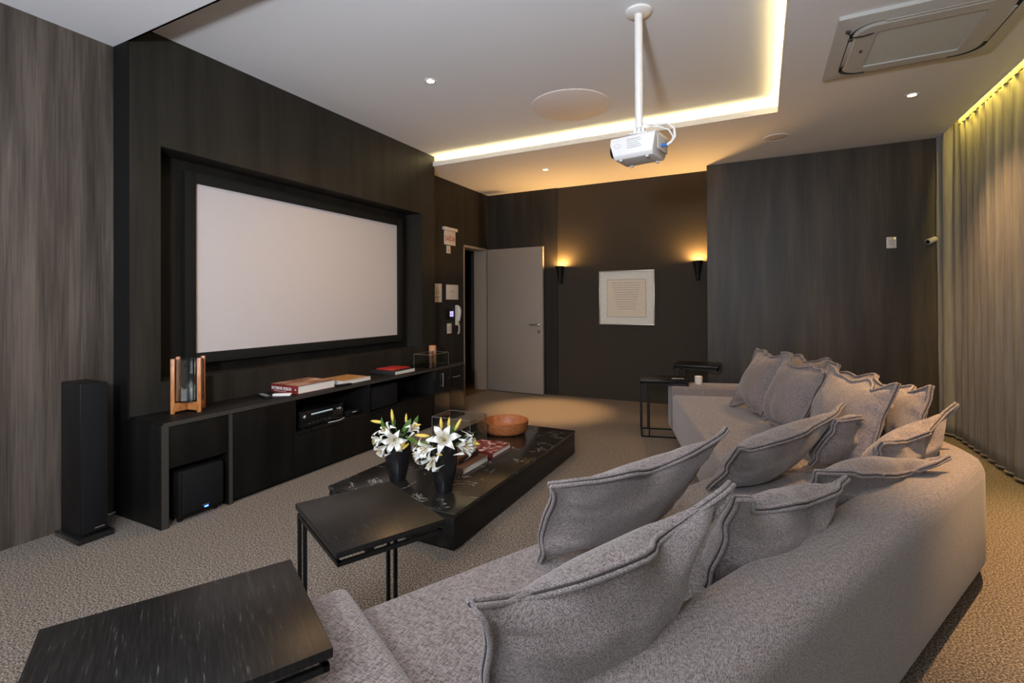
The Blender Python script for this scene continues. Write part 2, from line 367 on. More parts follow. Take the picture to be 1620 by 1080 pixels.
# ---------------------------------------------------------------- air conditioner cassette
def rrect(cx, cy, hx, hy, r, n=8):
    o = []
    for k, (sx, sy) in enumerate(((1, 1), (-1, 1), (-1, -1), (1, -1))):
        for i in range(n+1):
            a = k*PI/2+i/n*PI/2; o.append((cx+sx*(hx-r)+r*math.cos(a), cy+sy*(hy-r)+r*math.sin(a)))
    return o
def ringmesh(b, o1, z1, o2, z2):
    t = bmesh.new(); a = [t.verts.new((x, y, z1)) for x, y in o1]; c = [t.verts.new((x, y, z2)) for x, y in o2]; n = len(a)
    for i in range(n): t.faces.new((a[i], a[(i+1) % n], c[(i+1) % n], c[i]))
    b._add(t); return b
ac = thing('air_conditioner', 'pale grey square ceiling air conditioner cassette with open grille', 'air conditioner', (.86, 3.76, C))
b = B(); hx_, hy_ = .455, .435
o1 = rrect(0, 0, hx_, hy_, .012); o2 = rrect(0, 0, hx_-.075, hy_-.075, .12); o3 = rrect(0, 0, hx_-.095, hy_-.095, .11)
ringmesh(b, o1, 0, o1, -.022); ringmesh(b, o1, -.022, o2, -.036); b.build('panel', 'grey_plastic', ac, ang=20)
b = B(); ringmesh(b, o2, -.036, o2, -.012); ringmesh(b, o2, -.012, o3, -.012); b.build('air_slot', 'dark_gap', ac)
b = B(); o4 = rrect(0, 0, .245, .245, .012)
ringmesh(b, o3, -.008, o3, -.034); ringmesh(b, o3, -.034, rrect(0, 0, hx_-.11, hy_-.11, .10), -.042); ringmesh(b, rrect(0, 0, hx_-.11, hy_-.11, .10), -.042, o4, -.042); ringmesh(b, o4, -.042, o4, -.03)
b.build('inner_panel', 'grey_plastic', ac, ang=20)
b = B(); b.box(-.245, .245, -.245, .245, -.034, -.028); b.build('filter', 'filter', ac)
for (x, y, sx, sy) in ((-.362, 0, .012, .20), (.362, 0, .012, .20), (0, -.342, .22, .012), (0, .342, .22, .012)):
    B().box(x-sx, x+sx, y-sy, y+sy, -.038, -.030, .003).build('louver', 'grey_plastic', ac)
B().tube([(-.40, -.30, -.034), (-.37, -.25, -.05), (-.31, -.235, -.048), (-.26, -.24, -.043)], .003, 6).build('cord', 'metal', ac)
for (x, y) in ((-.395, -.305), (-.37, -.19), (-.37, .19)): B().box(x-.012, x+.012, y-.012, y+.012, -.042, -.03, .002).build('clip', 'dark_gap', ac)
B().box(-.30, -.285, -.03, 0, -.046, -.04, .002).build('sensor', 'dark_gap', ac)

# ---------------------------------------------------------------- projector on its pole
pm = thing('projector_mount', 'white ceiling pole holding the projector', 'projector mount', (-.64, 2.95, C2))
B().lathe([(.075, 0), (.075, -.012), (.06, -.02), (.03, -.024)], 40).build('ceiling_plate', 'white', pm)
B().rod((0, 0, -.02), (0, 0, -.70), .0235, 24).build('pole', 'white', pm)
b = B(); b.rod((0, 0, -.70), (0, 0, -.735), .014, 16); b.box(-.05, .05, -.035, .035, -.738, -.73, .002); b.box(-.03, -.01, -.03, .03, -.73, -.70, .002); b.box(.02, .035, -.03, .03, -.728, -.70, .002)
b.build('bracket', 'white', pm)
pj = thing('projector', 'white projector hanging from the ceiling pole', 'projector', (-.64, 2.95, 2.292-.155), rz=math.radians(-10))
b = B()
prof = [(-.125, .02), (-.10, 0), (.10, 0), (.125, .02), (.13, .09), (.12, .125), (.09, .135), (-.09, .135), (-.12, .125), (-.13, .09)]
t_ = bmesh.new(); vs = [[t_.verts.new((x*.98, y, z)) for (y, z) in [(p[0]*.86, p[1]) for p in prof]] for x in (-.14, .14)]
for i in range(len(prof)):
    j = (i+1) % len(prof); t_.faces.new((vs[0][i], vs[0][j], vs[1][j], vs[1][i]))
t_.faces.new(vs[0][::-1]); t_.faces.new(vs[1]); bmesh.ops.recalc_face_normals(t_, faces=t_.faces)
for v in t_.verts:
    if v.co.z < .03: v.co.x *= .86
bmesh.ops.bevel(t_, geom=t_.edges[:], offset=.006, segments=2, affect='EDGES', profile=.5)
b._add(t_); b.build('body', 'white', pj, ang=50)
B().lathe([(.036, 0), (.036, .02), (.028, .022), (.026, .010), (.001, .012)], 28, Matrix.Translation((-.138, -.03, .07)) @ Matrix.Rotation(-PI/2, 4, 'Y'), cap=False).build('lens', 'gloss_black', pj)
b = B()
for k in range(7): b.box(-.1445, -.140, .0+k*.012, .006+k*.012, .04, .10)
b.build('front_vent', 'grey_plastic', pj)
b = B()
for k in range(5): b.box(-.03+.0, .06-.01*(k % 3), -.1135, -.1125, .052+k*.012, .057+k*.012)
b.build('label_print', 'grey_plastic', pj)
b = B(); b.lathe([(.016, 0), (.016, .001), (.013, .001), (.013, 0)], 24, Matrix.Translation((-.09, -.1125, .075)) @ Matrix.Diagonal((1.3, 1, .7, 1)) @ Matrix.Rotation(PI/2, 4, 'X'), cap=False); b.build('emblem', 'grey_plastic', pj)
b = B(); b.box(.1375, .142, -.08, .08, .03, .11, .002); b.build('port_panel', 'paper', pj)
b = B(); b.rod((.142, -.02, .06), (.175, -.02, .055), .011); b.build('plug', 'blue_plug', pj)
for (px_, py_) in ((-.10, -.08), (.10, -.08), (-.10, .08), (.10, .08)):
    B().rod((px_*.8, py_, -.010), (px_*.8, py_, .002), .010).build('foot', 'grey_plastic', pj)
cb = tag(B().tube([(-.617, 2.95, 2.36), (-.585, 2.95, 2.345), (-.53, 2.94, 2.335), (-.47, 2.93, 2.325), (-.435, 2.92, 2.285), (-.43, 2.91, 2.235), (-.45, 2.90, 2.205), (-.475, 2.90, 2.194)], .0075, 10).tube([(-.617, 2.95, 2.36), (-.58, 2.96, 2.338), (-.52, 2.96, 2.322), (-.47, 2.95, 2.295), (-.445, 2.94, 2.25), (-.447, 2.92, 2.215)], .005, 8).build('projector_cable', 'white'), 'white cables looping from the pole into the projector', 'cable')

# ---------------------------------------------------------------- curtain
def curtain(name, label, y0, y1, x, amp, pitch, ph, z0, z1):
    t = thing(name, label, 'curtain', (x, (y0+y1)/2, 0))
    bm = bmesh.new(); n = int((y1-y0)/pitch*14); rows = 26; g = []
    for i in range(n+1):
        y = y0+(y1-y0)*i/n; col = []
        for j in range(rows+1):
            v = j/rows; z = z0+(z1-z0)*v; a = amp*(1-.35*v)
            wv = math.sin(2*PI*y/pitch+ph+1.6*math.sin(y*2.1)+1.5*noise.noise((y*1.7, z*.25, 3)))
            xx = x+a*wv*(.75+.9*noise.noise((y*1.9, z*.22, 9)))+.012*noise.noise((y*9, z*1.2, 5))
            xx -= .075*min(1, max(0, (y-(y1-.30))/.22))**1.5
            yy = y+.25*pitch/6*math.cos(2*PI*y/pitch+ph)
            col.append(bm.verts.new((xx-x, yy-(y0+y1)/2, z)))
        g.append(col)
    for i in range(n):
        for j in range(rows): bm.faces.new((g[i][j], g[i+1][j], g[i+1][j+1], g[i][j+1]))
    b = B(); b.bm.free(); b.bm = bm; o = b.build('cloth', 'curtain', t, ang=80)
    sm = o.modifiers.new('thick', 'SOLIDIFY'); sm.thickness = .003
    # hem: slightly flared double fold at the bottom
    hh = []
    for i in range(n+1):
        y = y0+(y1-y0)*i/n; a = amp
        wv = math.sin(2*PI*y/pitch+ph+1.6*math.sin(y*2.1)+1.5*noise.noise((y*1.7, 0, 3)))
        hh.append(Vector((a*wv*(.75+.9*noise.noise((y*1.9, 0, 9)))-.075*min(1, max(0, (y-(y1-.30))/.22))**1.5, y+.25*pitch/6*math.cos(2*PI*y/pitch+ph)-(y0+y1)/2, z0+.012)))
    B().tube(hh, .008, 6).build('hem', 'curtain', t)
    # heading pleats
    hd = B(); k = 0; y = y0+.03
    while y < y1-.38:
        hd.box(-.024, -.010, y-(y0+y1)/2, y+.055-(y0+y1)/2, z1-.10, z1-.005, .006); y += .085
    hd.build('heading_tape', 'curtain', t)
    return t
curtain('curtain', 'long pale linen curtain hanging in folds along the right wall', -2.3, YR-.01, XR+.09, .028, .15, .4, .015, C+.09)

# ---------------------------------------------------------------- projection screen
ps = thing('projection_screen', 'wide pale projection screen in a black frame in the dark recess', 'screen', (XS, 3.23, 1.56))
a0, a1, b0, b1 = 2.125, 4.333, .948, 2.168
B().box(XS-.012, XS+.0, a0-.01, a1+.01, b0-.01, b1+.01).build('screen_fabric', 'screen', ps, True)
fw = .075
B().box(XS-.018, XS+.03, a0-fw, a0, b0-fw, b1+fw, .004).box(XS-.018, XS+.03, a1, a1+fw, b0-fw, b1+fw, .004).box(XS-.018, XS+.03, a0, a1, b0-fw, b0, .004).box(XS-.018, XS+.03, a0, a1, b1, b1+fw, .004).build('frame', 'velvet', ps, True)

# ---------------------------------------------------------------- media console
XC = -3.08
mc = thing('media_console', 'long black wooden media console under the projection screen', 'console', (-3.3, 3.2, 0))
def cpart(name, mat, *a, bev=.002): return B().box(*a, bev).build(name, mat, mc, True)
cpart('top', 'console', XP+.001, XC-.001, Y0, 4.85, .585, .612)
cpart('top_edge', 'console_edge', XC-.001, XC+.002, Y0, 4.85, .587, .612, bev=0)
cpart('side_panel', 'console', XL+.002, XC, Y0-.012, Y0+.03, .0, .60)
cpart('edge_strip', 'console_edge', XC, XC+.003, Y0-.010, Y0+.028, .0, .60, bev=0)
cpart('side_panel', 'console', XP+.001, XC, 2.02, 2.05, 0, .585)
cpart('edge_strip', 'console_edge', XC, XC+.003, 2.022, 2.046, .0, .585, bev=0)
cpart('apron', 'console', XC-.025, XC-.004, Y0+.03, 2.02, .34, .585)
cpart('back_panel', 'console', XP+.001, XP+.012, Y0+.03, 4.85, .0, .585)
cpart('door', 'console', XC-.02, XC, 2.053, 2.52, .02, .583)
cpart('side_panel', 'console', XP+.012, XC-.002, 2.522, 2.54, .02, .585)
cpart('shelf', 'console', XP+.012, XC, 2.52, 4.25, .318, .336)
cpart('side_panel', 'console', XP+.012, XC, 3.30, 3.318, .336, .585)
cpart('side_panel', 'console', XP+.012, XC, 4.245, 4.262, .0, .585)
for k in range(2): cpart('door', 'console', XC-.02, XC, 2.523+k*.862, 3.382+k*.862, .02, .316)
cpart('plinth', 'plinth', XP+.02, XC-.03, 2.05, 4.85, 0, .02, bev=0)
for k, (a, bb) in enumerate(((4.265, 4.55), (4.555, 4.845))):
    d = cpart('cooler_door', 'gloss_black', XC-.02, XC+.004, a, bb, .02, .583)
    hy2 = a+.12 if k == 0 else bb-.2
    if k == 0: B().rod((XC+.02, 4.40, .40), (XC+.02, 4.40, .545), .005).rod((XC, 4.40, .41), (XC+.02, 4.40, .41), .004).rod((XC, 4.40, .535), (XC+.02, 4.40, .535), .004).build('handle', 'steel', d, True)
    else: B().rod((XC+.02, 4.60, .475), (XC+.02, 4.74, .475), .004).rod((XC, 4.61, .475), (XC+.02, 4.61, .475), .003).rod((XC, 4.73, .475), (XC+.02, 4.73, .475), .003).build('handle', 'steel', d, True)
cpart('side_panel', 'console', XP+.012, XC, 4.846, 4.86, .0, .585)

# receiver in its open bay
rc = thing('av_receiver', 'black receiver with a lit display in the open console bay', 'receiver', (-3.25, 2.85, .336))
B().box(-3.42, -3.13, 2.62, 3.05, .346, .47, .006).build('case', 'gloss_black', rc, True)
B().box(-3.13, -3.1265, 2.72, 2.93, .434, .444).build('display', 'rx', rc, True)
for y in (2.655, 3.01): B().lathe([(.016, 0), (.016, .014), (.013, .017)], 24, Matrix.Translation((-3.13, y, .43)) @ Matrix.Rotation(PI/2, 4, 'Y')).build('knob', 'steel', rc, True)
for y in (2.66, 3.01): B().rod((-3.15, y, .336), (-3.15, y, .347), .012).build('foot', 'metal', rc, True)
for k in range(6): B().rod((-3.13, 2.70+k*.04, .372), (-3.124, 2.70+k*.04, .372), .004).build('button', 'steel', rc, True)
t = thing('disc_player', 'slim black set top box beside the receiver in the console bay', 'player', (-3.25, 3.18, .336))
B().box(-3.36, -3.14, 3.09, 3.27, .340, .385, .005).build('case', 'gloss_black', t, True)
B().box(-3.14, -3.138, 3.16, 3.21, .365, .368).build('indicator', 'rx', t, True)
for y in (3.11, 3.25): B().rod((-3.16, y, .336), (-3.16, y, .342), .008).build('foot', 'metal', t, True)
t = tag(B().tube([(-3.12, 2.88, .341), (-3.105, 2.93, .342), (-3.10, 2.98, .341), (-3.12, 3.03, .341), (-3.13, 3.06, .342)], .004, 6).build('loose_cable', 'grey_plastic'), 'thin grey cable lying before the receiver', 'cable')
cs_ = thing('center_speaker', 'low dark center speaker in the right open bay of the console', 'speaker', (-3.22, 3.52, .336))
B().box(-3.42, -3.12, 3.335, 3.72, .338, .545, .008).build('cabinet', 'metal', cs_, True)
B().box(-3.122, -3.105, 3.345, 3.71, .345, .538, .005).build('grille', 'grille', cs_, True)

# subwoofer
sw = thing('subwoofer', 'black cube subwoofer with blue lamp in the left console bay', 'speaker', (-3.25, 1.86, 0))
B().box(-3.40, XC-.005, 1.715, 1.985, .02, .305, .012).build('cabinet', 'metal', sw, True)
B().box(XC-.006, XC+.012, 1.735, 1.980, .045, .298, .008).build('grille', 'grille', sw, True)
B().box(XC+.012, XC+.014, 1.845, 1.885, .064, .069).build('name_plate', 'steel', sw, True)
B().box(XC+.012, XC+.015, 1.858, 1.880, .050, .058).build('power_lamp', 'led_blue', sw, True)
for x in (-3.37, -3.12):
    for y in (1.74, 1.955): B().rod((x, y, 0), (x, y, .022), .014).build('foot', 'metal', sw, True)

# tower speaker
tw = thing('tower_speaker', 'tall black floor standing speaker beside the left wall', 'speaker', (-3.40, 1.39, 0))
B().box(-3.535, -3.315, 1.335, 1.462, .03, .865, .006).build('cabinet', 'metal', tw, True)
B().box(-3.317, -3.297, 1.340, 1.457, .045, .860, .006).build('grille', 'grille', tw, True)
B().box(-3.555, -3.283, 1.315, 1.482, .0, .032, .004).build('base', 'gloss_black', tw, True)
B().box(-3.297, -3.2955, 1.395, 1.440, .062, .068).build('name_plate', 'steel', tw, True)
tag(B().tube([(-3.56, 1.50, .02), (-3.57, 1.54, .03), (-3.55, 1.58, .022), (-3.57, 1.615, .018)], .005, 6).build('speaker_cable', 'grey_plastic'), 'short speaker cable on the floor beside the tower speaker', 'cable')

# ---------------------------------------------------------------- objects on the console
TZ = .612
hc = thing('hurricane_holder', 'orange wooden candle holder with glass cylinder on the left console end', 'candle holder', (-3.305, 1.90, TZ), rz=math.radians(50))
r_ = .100
for k in range(4):
    a = PI/4+k*PI/2; x, y = r_*math.cos(a), r_*math.sin(a)
    B().box(x-.0115, x+.0115, y-.0115, y+.0115, 0, .345, .003).build('post', 'orange_wood', hc)
b = B(); b.box(-.108, .108, -.013, .013, .012, .066, .002, mtx=Matrix.Rotation(PI/4, 4, 'Z')); b.box(-.108, .108, -.013, .013, .012, .066, .002, mtx=Matrix.Rotation(-PI/4, 4, 'Z'))
b.build('cross_base', 'orange_wood', hc)
B().lathe([(.001, .067), (.080, .067), (.083, .072), (.083, .335), (.0795, .335), (.0795, .076), (.001, .074)], 48, cap=False).build('glass_cylinder', 'glass', hc)

def book(label, x0, x1, y0, y1, z, h, cover, spine, top=None, spine_side='y0', group=None):
    t = thing('book', label, 'book', ((x0+x1)/2, (y0+y1)/2, z))
    m = .004; c = .003
    px0, px1, py0, py1 = x0+m, x1-m, y0+m, y1-m
    if spine_side == 'y0': py0 = y0+c
    if spine_side == 'x0': px0 = x0+c
    if spine_side == 'x1': px1 = x1-c
    B().box(px0, px1, py0, py1, z+c, z+h-c).build('pages', 'page', t, True)
    cv = B().box(x0, x1, y0, y1, z, z+c, .0008).box(x0, x1, y0, y1, z+h-c, z+h, .0008)
    if spine_side == 'y0': cv.box(x0, x1, y0-.001, y0+c, z, z+h, .0008)
    if spine_side == 'x0': cv.box(x0-.001, x0+c, y0, y1, z, z+h, .0008)
    if spine_side == 'x1': cv.box(x1-c, x1+.001, y0, y1, z, z+h, .0008)
    cv.build('cover', spine, t, True)
    if top: B().box(x0+.004, x1-.004, y0+.004, y1-.004, z+h, z+h+.0006).build('cover_print', top, t, True)
    return t
bk = book('thick maroon hardcover with white spine lettering on the console', -3.455, -3.135, 2.60, 2.965, TZ, .062, 'page', 'maroon', 'cover1')
text('spine_lettering', 'INTERIOR DESIGN', .034, 'wht_letter', bk, face_mtx((-3.315, 2.598, TZ+.032), (1, 0, 0), (0, 0, 1)), font_scale=(.80, 1))
B().box(-3.40, -3.26, 2.5978, 2.599, TZ+.010, TZ+.0125).build('spine_rule', 'wht_letter', bk, True); B().box(-3.165, -3.155, 2.5978, 2.599, TZ+.028, TZ+.038).build('spine_dot', 'wht_letter', bk, True)
book('thin white book with an orange patterned cover on the console', -3.45, -3.15, 3.07, 3.40, TZ, .030, 'page', 'page', 'cover2', 'x0')
book('book with black spine lying under the red notebook on the console', -3.42, -3.12, 3.69, 4.0, TZ, .036, 'page', 'darkcover', None)
t = thing('book', 'flat bright red notebook on top of the console book', 'book', (-3.29, 3.87, TZ+.037))
B().box(-3.38, -3.17, 3.72, 3.975, TZ+.037, TZ+.049, .002).build('cover', 'red', t, True)
B().box(-3.377, -3.172, 3.724, 3.976, TZ+.0395, TZ+.0465).build('pages', 'page', t, True)
def remote(label, x, y, z, l, wd_, rz, mat, bmat):
    t = thing('remote_control', label, 'remote', (x, y, z), rz)
    B().box(-l/2, l/2, -wd_/2, wd_/2, 0, .017, .006, 3).build('case', mat, t)
    b = B()
    for i in range(6):
        for j in (-1, 0, 1): b.lathe([(.0035, .0165), (.0035, .019)], 8, Matrix.Translation((-l/2+.03+i*l*.13, j*wd_*.27, 0)))
    b.build('button', bmat, t); return t
remote('black remote control left of the maroon book', -3.27, 2.42, TZ, .19, .048, math.radians(-18), 'metal', 'steel')
remote('white remote control touching the maroon book', -3.20, 2.515, TZ, .13, .05, math.radians(35), 'white', 'grey_plastic')
remote('black remote control in front of the orange patterned book', -3.125, 3.04, TZ, .15, .04, math.radians(75), 'metal', 'grey_plastic')

def clear_box(label, cx, cy, z, lx, ly, h, rz, mat='acrylic'):
    t = thing('clear_box', label, 'box', (cx, cy, z), rz); k = .005
    for nm, a in (('base', (-lx/2, lx/2, -ly/2, ly/2, 0, k)), ('wall', (-lx/2, -lx/2+k, -ly/2, ly/2, k, h)), ('wall', (lx/2-k, lx/2, -ly/2, ly/2, k, h)),
                  ('wall', (-lx/2+k, lx/2-k, -ly/2, -ly/2+k, k, h)), ('wall', (-lx/2+k, lx/2-k, ly/2-k, ly/2, k, h))):
        B().box(*a).build(nm, mat, t)
    e = B(); q = .0022
    for sx in (-1, 1):
        for sy in (-1, 1): e.box(sx*lx/2-q, sx*lx/2+q, sy*ly/2-q, sy*ly/2+q, 0, h)
        e.box(sx*lx/2-q, sx*lx/2+q, -ly/2, ly/2, h-q, h+q); e.box(-lx/2, lx/2, sx*ly/2-q, sx*ly/2+q, h-q, h+q)
    e.build('polished_edge', plain('polished edge', (.15, .14, .12), .3), t); return t
clear_box('low clear acrylic box on the right end of the console', -3.225, 4.42, TZ, .22, .33, .14, 0)
t = tag(B().lathe([(.042, 0), (.043, .004), (.043, .196), (.038, .2), (.032, .196), (.001, .195)], 32, Matrix.Translation((-3.375, 4.645, TZ)), cap=False).build('pillar_candle', 'copper'), 'copper coloured pillar candle behind the acrylic box', 'candle')
t = thing('black_box', 'dark square box at the far right end of the console', 'box', (-3.34, 4.78, TZ))
B().box(-3.425, -3.345, 4.71, 4.845, TZ, TZ+.175, .004).build('case', 'metal', t, True)
B().box(-3.347, -3.340, 4.718, 4.838, TZ+.008, TZ+.167, .003).build('front_panel', 'console', t, True)

# ---------------------------------------------------------------- wall fittings beside the door
sg = thing('exit_sign', 'small white exit sign with red letters high on the dark wall', 'sign', (XW, 5.41, 2.17))
B().box(XW, XW+.012, 5.29, 5.545, 2.06, 2.245, .002).build('panel', 'white_wall', sg, True)
B().box(XW, XW+.04, 5.25, 5.56, 2.245, 2.285, .004).build('lamp_housing', 'white_wall', sg, True)
text('lettering', 'SAÍDA', .085, 'sign_red', sg, face_mtx((XW+.0125, 5.415, 2.14), (0, 1, 0), (0, 0, 1)), font_scale=(1, 1.15))
t = thing('small_tag', 'small white tag with a red arrow below the exit sign', 'sign', (XW, 5.39, 2.0))
B().box(XW, XW+.006, 5.345, 5.435, 1.95, 2.05, .001).build('panel', 'white_wall', t, True)
b = B(); b.prism([(0, 0), (.03, 0), (.015, .025)], 0, .001, mtx=face_mtx((XW+.006, 5.375, 1.98), (0, 1, 0), (0, 0, 1))); b.build('arrow', 'sign_red', t, True)
def notice(label, y0, y1, z0, z1, mat, rows, th=.004):
    t = thing('notice', label, 'notice', (XW, (y0+y1)/2, (z0+z1)/2))
    B().box(XW, XW+th, y0, y1, z0, z1, .001).build('sheet', mat, t, True)
    b = B()
    for (a, c, z, h) in rows: b.box(XW+th, XW+th+.0006, y0+(y1-y0)*a, y0+(y1-y0)*c, z0+(z1-z0)*z, z0+(z1-z0)*(z+h))
    b.build('print', 'print', t, True)
notice('pale printed paper notice, left one of the two sheets', 5.05, 5.235, 1.31, 1.545, 'paper', [(.05, .2, .82, .1), (.25, .75, .68, .02), (.15, .75, .56, .02), (.15, .85, .50, .02), (.15, .6, .44, .02), (.15, .85, .28, .03), (.15, .75, .22, .03)])
notice('square cream notice plaque above the keypad', 5.335, 5.62, 1.345, 1.54, M['paper'], [(.3, .6, .5, .03), (.35, .7, .58, .02), (.4, .65, .2, .02)])
t = thing('keypad', 'black wall keypad with a glowing lilac screen', 'keypad', (XW, 5.42, 1.16))
B().box(XW, XW+.018, 5.335, 5.50, 1.09, 1.23, .004).build('case', 'metal', t, True)
B().box(XW+.018, XW+.0195, 5.395, 5.475, 1.12, 1.19).build('screen', 'lcd', t, True)
B().box(XW+.0195, XW+.020, 5.43, 5.442, 1.14, 1.16).build('icon', 'metal', t, True)
ph = thing('intercom_phone', 'white wall intercom handset with curled cord beside the keypad', 'intercom', (XW, 5.59, 1.1))
b = B(); b.tube([(XW+.035, 5.565, 1.25), (XW+.045, 5.572, 1.20), (XW+.042, 5.575, 1.13), (XW+.035, 5.573, 1.06)], [.028, .032, .028, .020], 14); b.build('handset', 'white_wall', ph, True)
B().box(XW, XW+.03, 5.54, 5.60, 1.0, 1.27, .008).build('cradle', 'white_wall', ph, True)
cpts = []
for i in range(90):
    a = i*.75; z = 1.03-.15*i/90+.0; cpts.append((XW+.022+.010*math.cos(a), 5.59+.012*math.sin(a)-(.0 if i < 45 else 0)+.02*math.sin(i/90*PI), z))
B().tube(cpts, .0042, 6).build('cord', 'white_wall', ph, True)
def plate(name, label, x, y, z, lx, ly, lz, axis):
    t = thing(name, label, 'switch', (x, y, z))
    if axis == 'x':
        B().box(0, .008, -ly/2, ly/2, -lz/2, lz/2, .002).build('plate', 'white_wall', t); B().box(.008, .011, -ly/4, ly/4, -lz/4, lz/4, .001).build('rocker', 'grey_plastic', t)
    else:
        B().box(-lx/2, lx/2, -.008, 0, -lz/2, lz/2, .002).build('plate', 'white_wall', t); B().box(-lx/4, lx/4, -.011, -.008, -lz/4, lz/4, .001).build('rocker', 'grey_plastic', t)
        B().box(lx*.3, lx*.4, -.010, -.008, lz*.3, lz*.4).build('pilot_lamp', plain('amber pilot', (.8, .4, .1), .4, emit=(1, .5, .1), es=2), t)
plate('light_switch', 'grey beige light switch below the glowing keypad', XW, 5.40, .965, 0, .10, .13, 'x')
plate('wall_switch', 'white switch plate high on the right wood panel', 1.188, YR, 1.893, .083, 0, .115, 'y')
t = thing('security_camera', 'small white security camera in the corner beside the curtain', 'camera', (1.50, YR, 1.885))
B().rod((.01, 0, 0), (.0, -.03, 0), .014, 14).build('bracket', 'white_wall', t)
B().rod((.028, -.04, .018), (-.042, -.095, -.012), .027, 24).build('body', 'white_wall', t)
B().rod((-.042, -.095, -.012), (-.0445, -.097, -.013), .021, 24).build('lens', 'gloss_black', t)

# ---------------------------------------------------------------- back wall art and sconces
pf = thing('framed_picture', 'square white framed print with ruled lines on the niche wall', 'picture', (-1.57, YB, 1.355))
x0, x1, z0, z1 = -1.945, -1.215, 1.0, 1.715
for a in ((x0, x1, z0, z0+.012), (x0, x1, z1-.012, z1), (x0, x0+.012, z0+.012, z1-.012), (x1-.012, x1, z0+.012, z1-.012)):
    B().box(a[0], a[1], YB-.04, YB, a[2], a[3], .002).build('frame_bar', 'trim', pf, True)
B().box(x0+.01, x1-.01, YB-.018, YB-.008, z0+.01, z1-.01).build('mat_board', plain('white mat board', (.66, .64, .57), .8), pf, True)
B().box(x0+.105, x1-.11, YB-.021, YB-.018, z0+.10, z1-.115).build('print_border', plain('grey line', (.36, .33, .27), .8), pf, True)  # grey rim showing around the print sheet
B().box(x0+.112, x1-.117, YB-.024, YB-.021, z0+.107, z1-.122).build('print_sheet', plain('cream print', (.66, .58, .46), .8), pf, True)
b = B()
for k in range(12):
    wk = .19-.0065*k; z = z1-.165-.031*k
    b.box(-1.58-wk, -1.58+wk, YB-.0248, YB-.024, z, z+.005)
b.build('ruled_line', 'print', pf, True)
def sconce(x, label):
    z = 1.545
    t = thing('wall_sconce', label, 'sconce', (x, YB, z), group='torch wall sconces')
    B().lathe([(.012, 0), (.022, .01), (.020, .05), (.034, .11), (.060, .225), (.064, .235), (.058, .235), (.030, .11), (.001, .10)], 28, Matrix.Translation((0, -.085, .02)), cap=False).build('torch_shade', 'metal', t)
    B().box(-.022, .022, -.012, 0, .02, .20, .003).build('back_plate', 'metal', t)
    B().rod((0, -.012, .10), (0, -.07, .10), .010).build('arm', 'metal', t)
    B().lathe([(.001, .0), (.014, .006), (.017, .02), (.010, .036), (.001, .04)], 16, Matrix.Translation((0, -.085, .17)), cap=False).build('bulb', 'lamp_hot', t)
    l = bpy.data.lights.new('sconce_bulb', 'POINT'); l.energy = 62; l.color = (1, .52, .15); l.shadow_soft_size = .035
    o = bpy.data.objects.new('sconce_bulb', l); COL.objects.link(o); o.parent = t; o.location = (0, -.085, .232)
sconce(-2.485, 'black torch wall sconce nearest the open door')
sconce(-.690, 'black torch wall sconce beside the right wood panel')

# ---------------------------------------------------------------- coffee table
ct = thing('coffee_table', 'low black marble topped coffee table on the carpet', 'coffee table', (-1.885, 3.09, 0))
B().box(-2.338, -1.431, 2.156, 4.021, .178, .20, .002).build('marble_top', 'marble', ct, True)
B().box(-2.334, -1.435, 2.160, 4.017, .012, .178, .002).build('body', 'black_wood', ct, True)
B().box(-2.32, -1.45, 2.175, 4.0, 0, .012).build('plinth', 'plinth', ct, True)
TT = .20
bo = tag(B().lathe([(.001, .0), (.15, .0), (.172, .006), (.186, .03), (.196, .095), (.197, .102), (.192, .104), (.186, .100), (.176, .035), (.165, .018), (.001, .014)], 64, Matrix.Translation((-1.955, 3.735, TT)), cap=False).build('wooden_bowl', 'bowl', ang=60), 'round reddish turned wooden bowl on the far end of the coffee table', 'bowl')
book('brown covered book with white pages nearest the vases on the coffee table', -1.98, -1.70, 2.66, 2.985, TT, .045, 'page', 'brown', None, 'y0')
t = thing('leather_case', 'brown case lying on the coffee table book', 'case', (-1.86, 2.86, TT+.046))
B().box(-1.975, -1.765, 2.71, 2.965, TT+.046, TT+.085, .006, 3).build('lid', 'brown', t, True)
B().box(-1.978, -1.762, 2.707, 2.968, TT+.060, TT+.064, .001).build('seam', 'darkcover', t, True)
book('maroon photo book lying before the wooden bowl', -1.965, -1.70, 3.05, 3.33, TT, .036, 'page', 'maroon', 'cover3', 'y0')
clear_box('tall clear acrylic box behind the flowers on the coffee table', -2.14, 3.30, TT, .34, .26, .21, math.radians(2))

def vase(label, x, y, h, rmax):
    t = thing('vase', label, 'vase', (x, y, TT))
    k = rmax
    pr = [(.001, 0), (k*.56, 0), (k*.62, h*.04), (k*.80, h*.28), (k*.97, h*.55), (k, h*.70), (k*.97, h*.85), (k*.86, h*.985), (k*.83, h), (k*.79, h*.985), (k*.88, h*.82), (k*.9, h*.6), (k*.5, h*.08), (.001, h*.07)]
    B().lathe(pr, 40, cap=False).build('vessel', 'vase', t, ang=50); return t
VA = (-2.03, 2.425); VB = (-1.665, 2.40)
vase('black ceramic vase with lilies, left and farther one', *VA, .27, .082)
vase('black ceramic vase with lilies, right and nearer one', *VB, .285, .080)

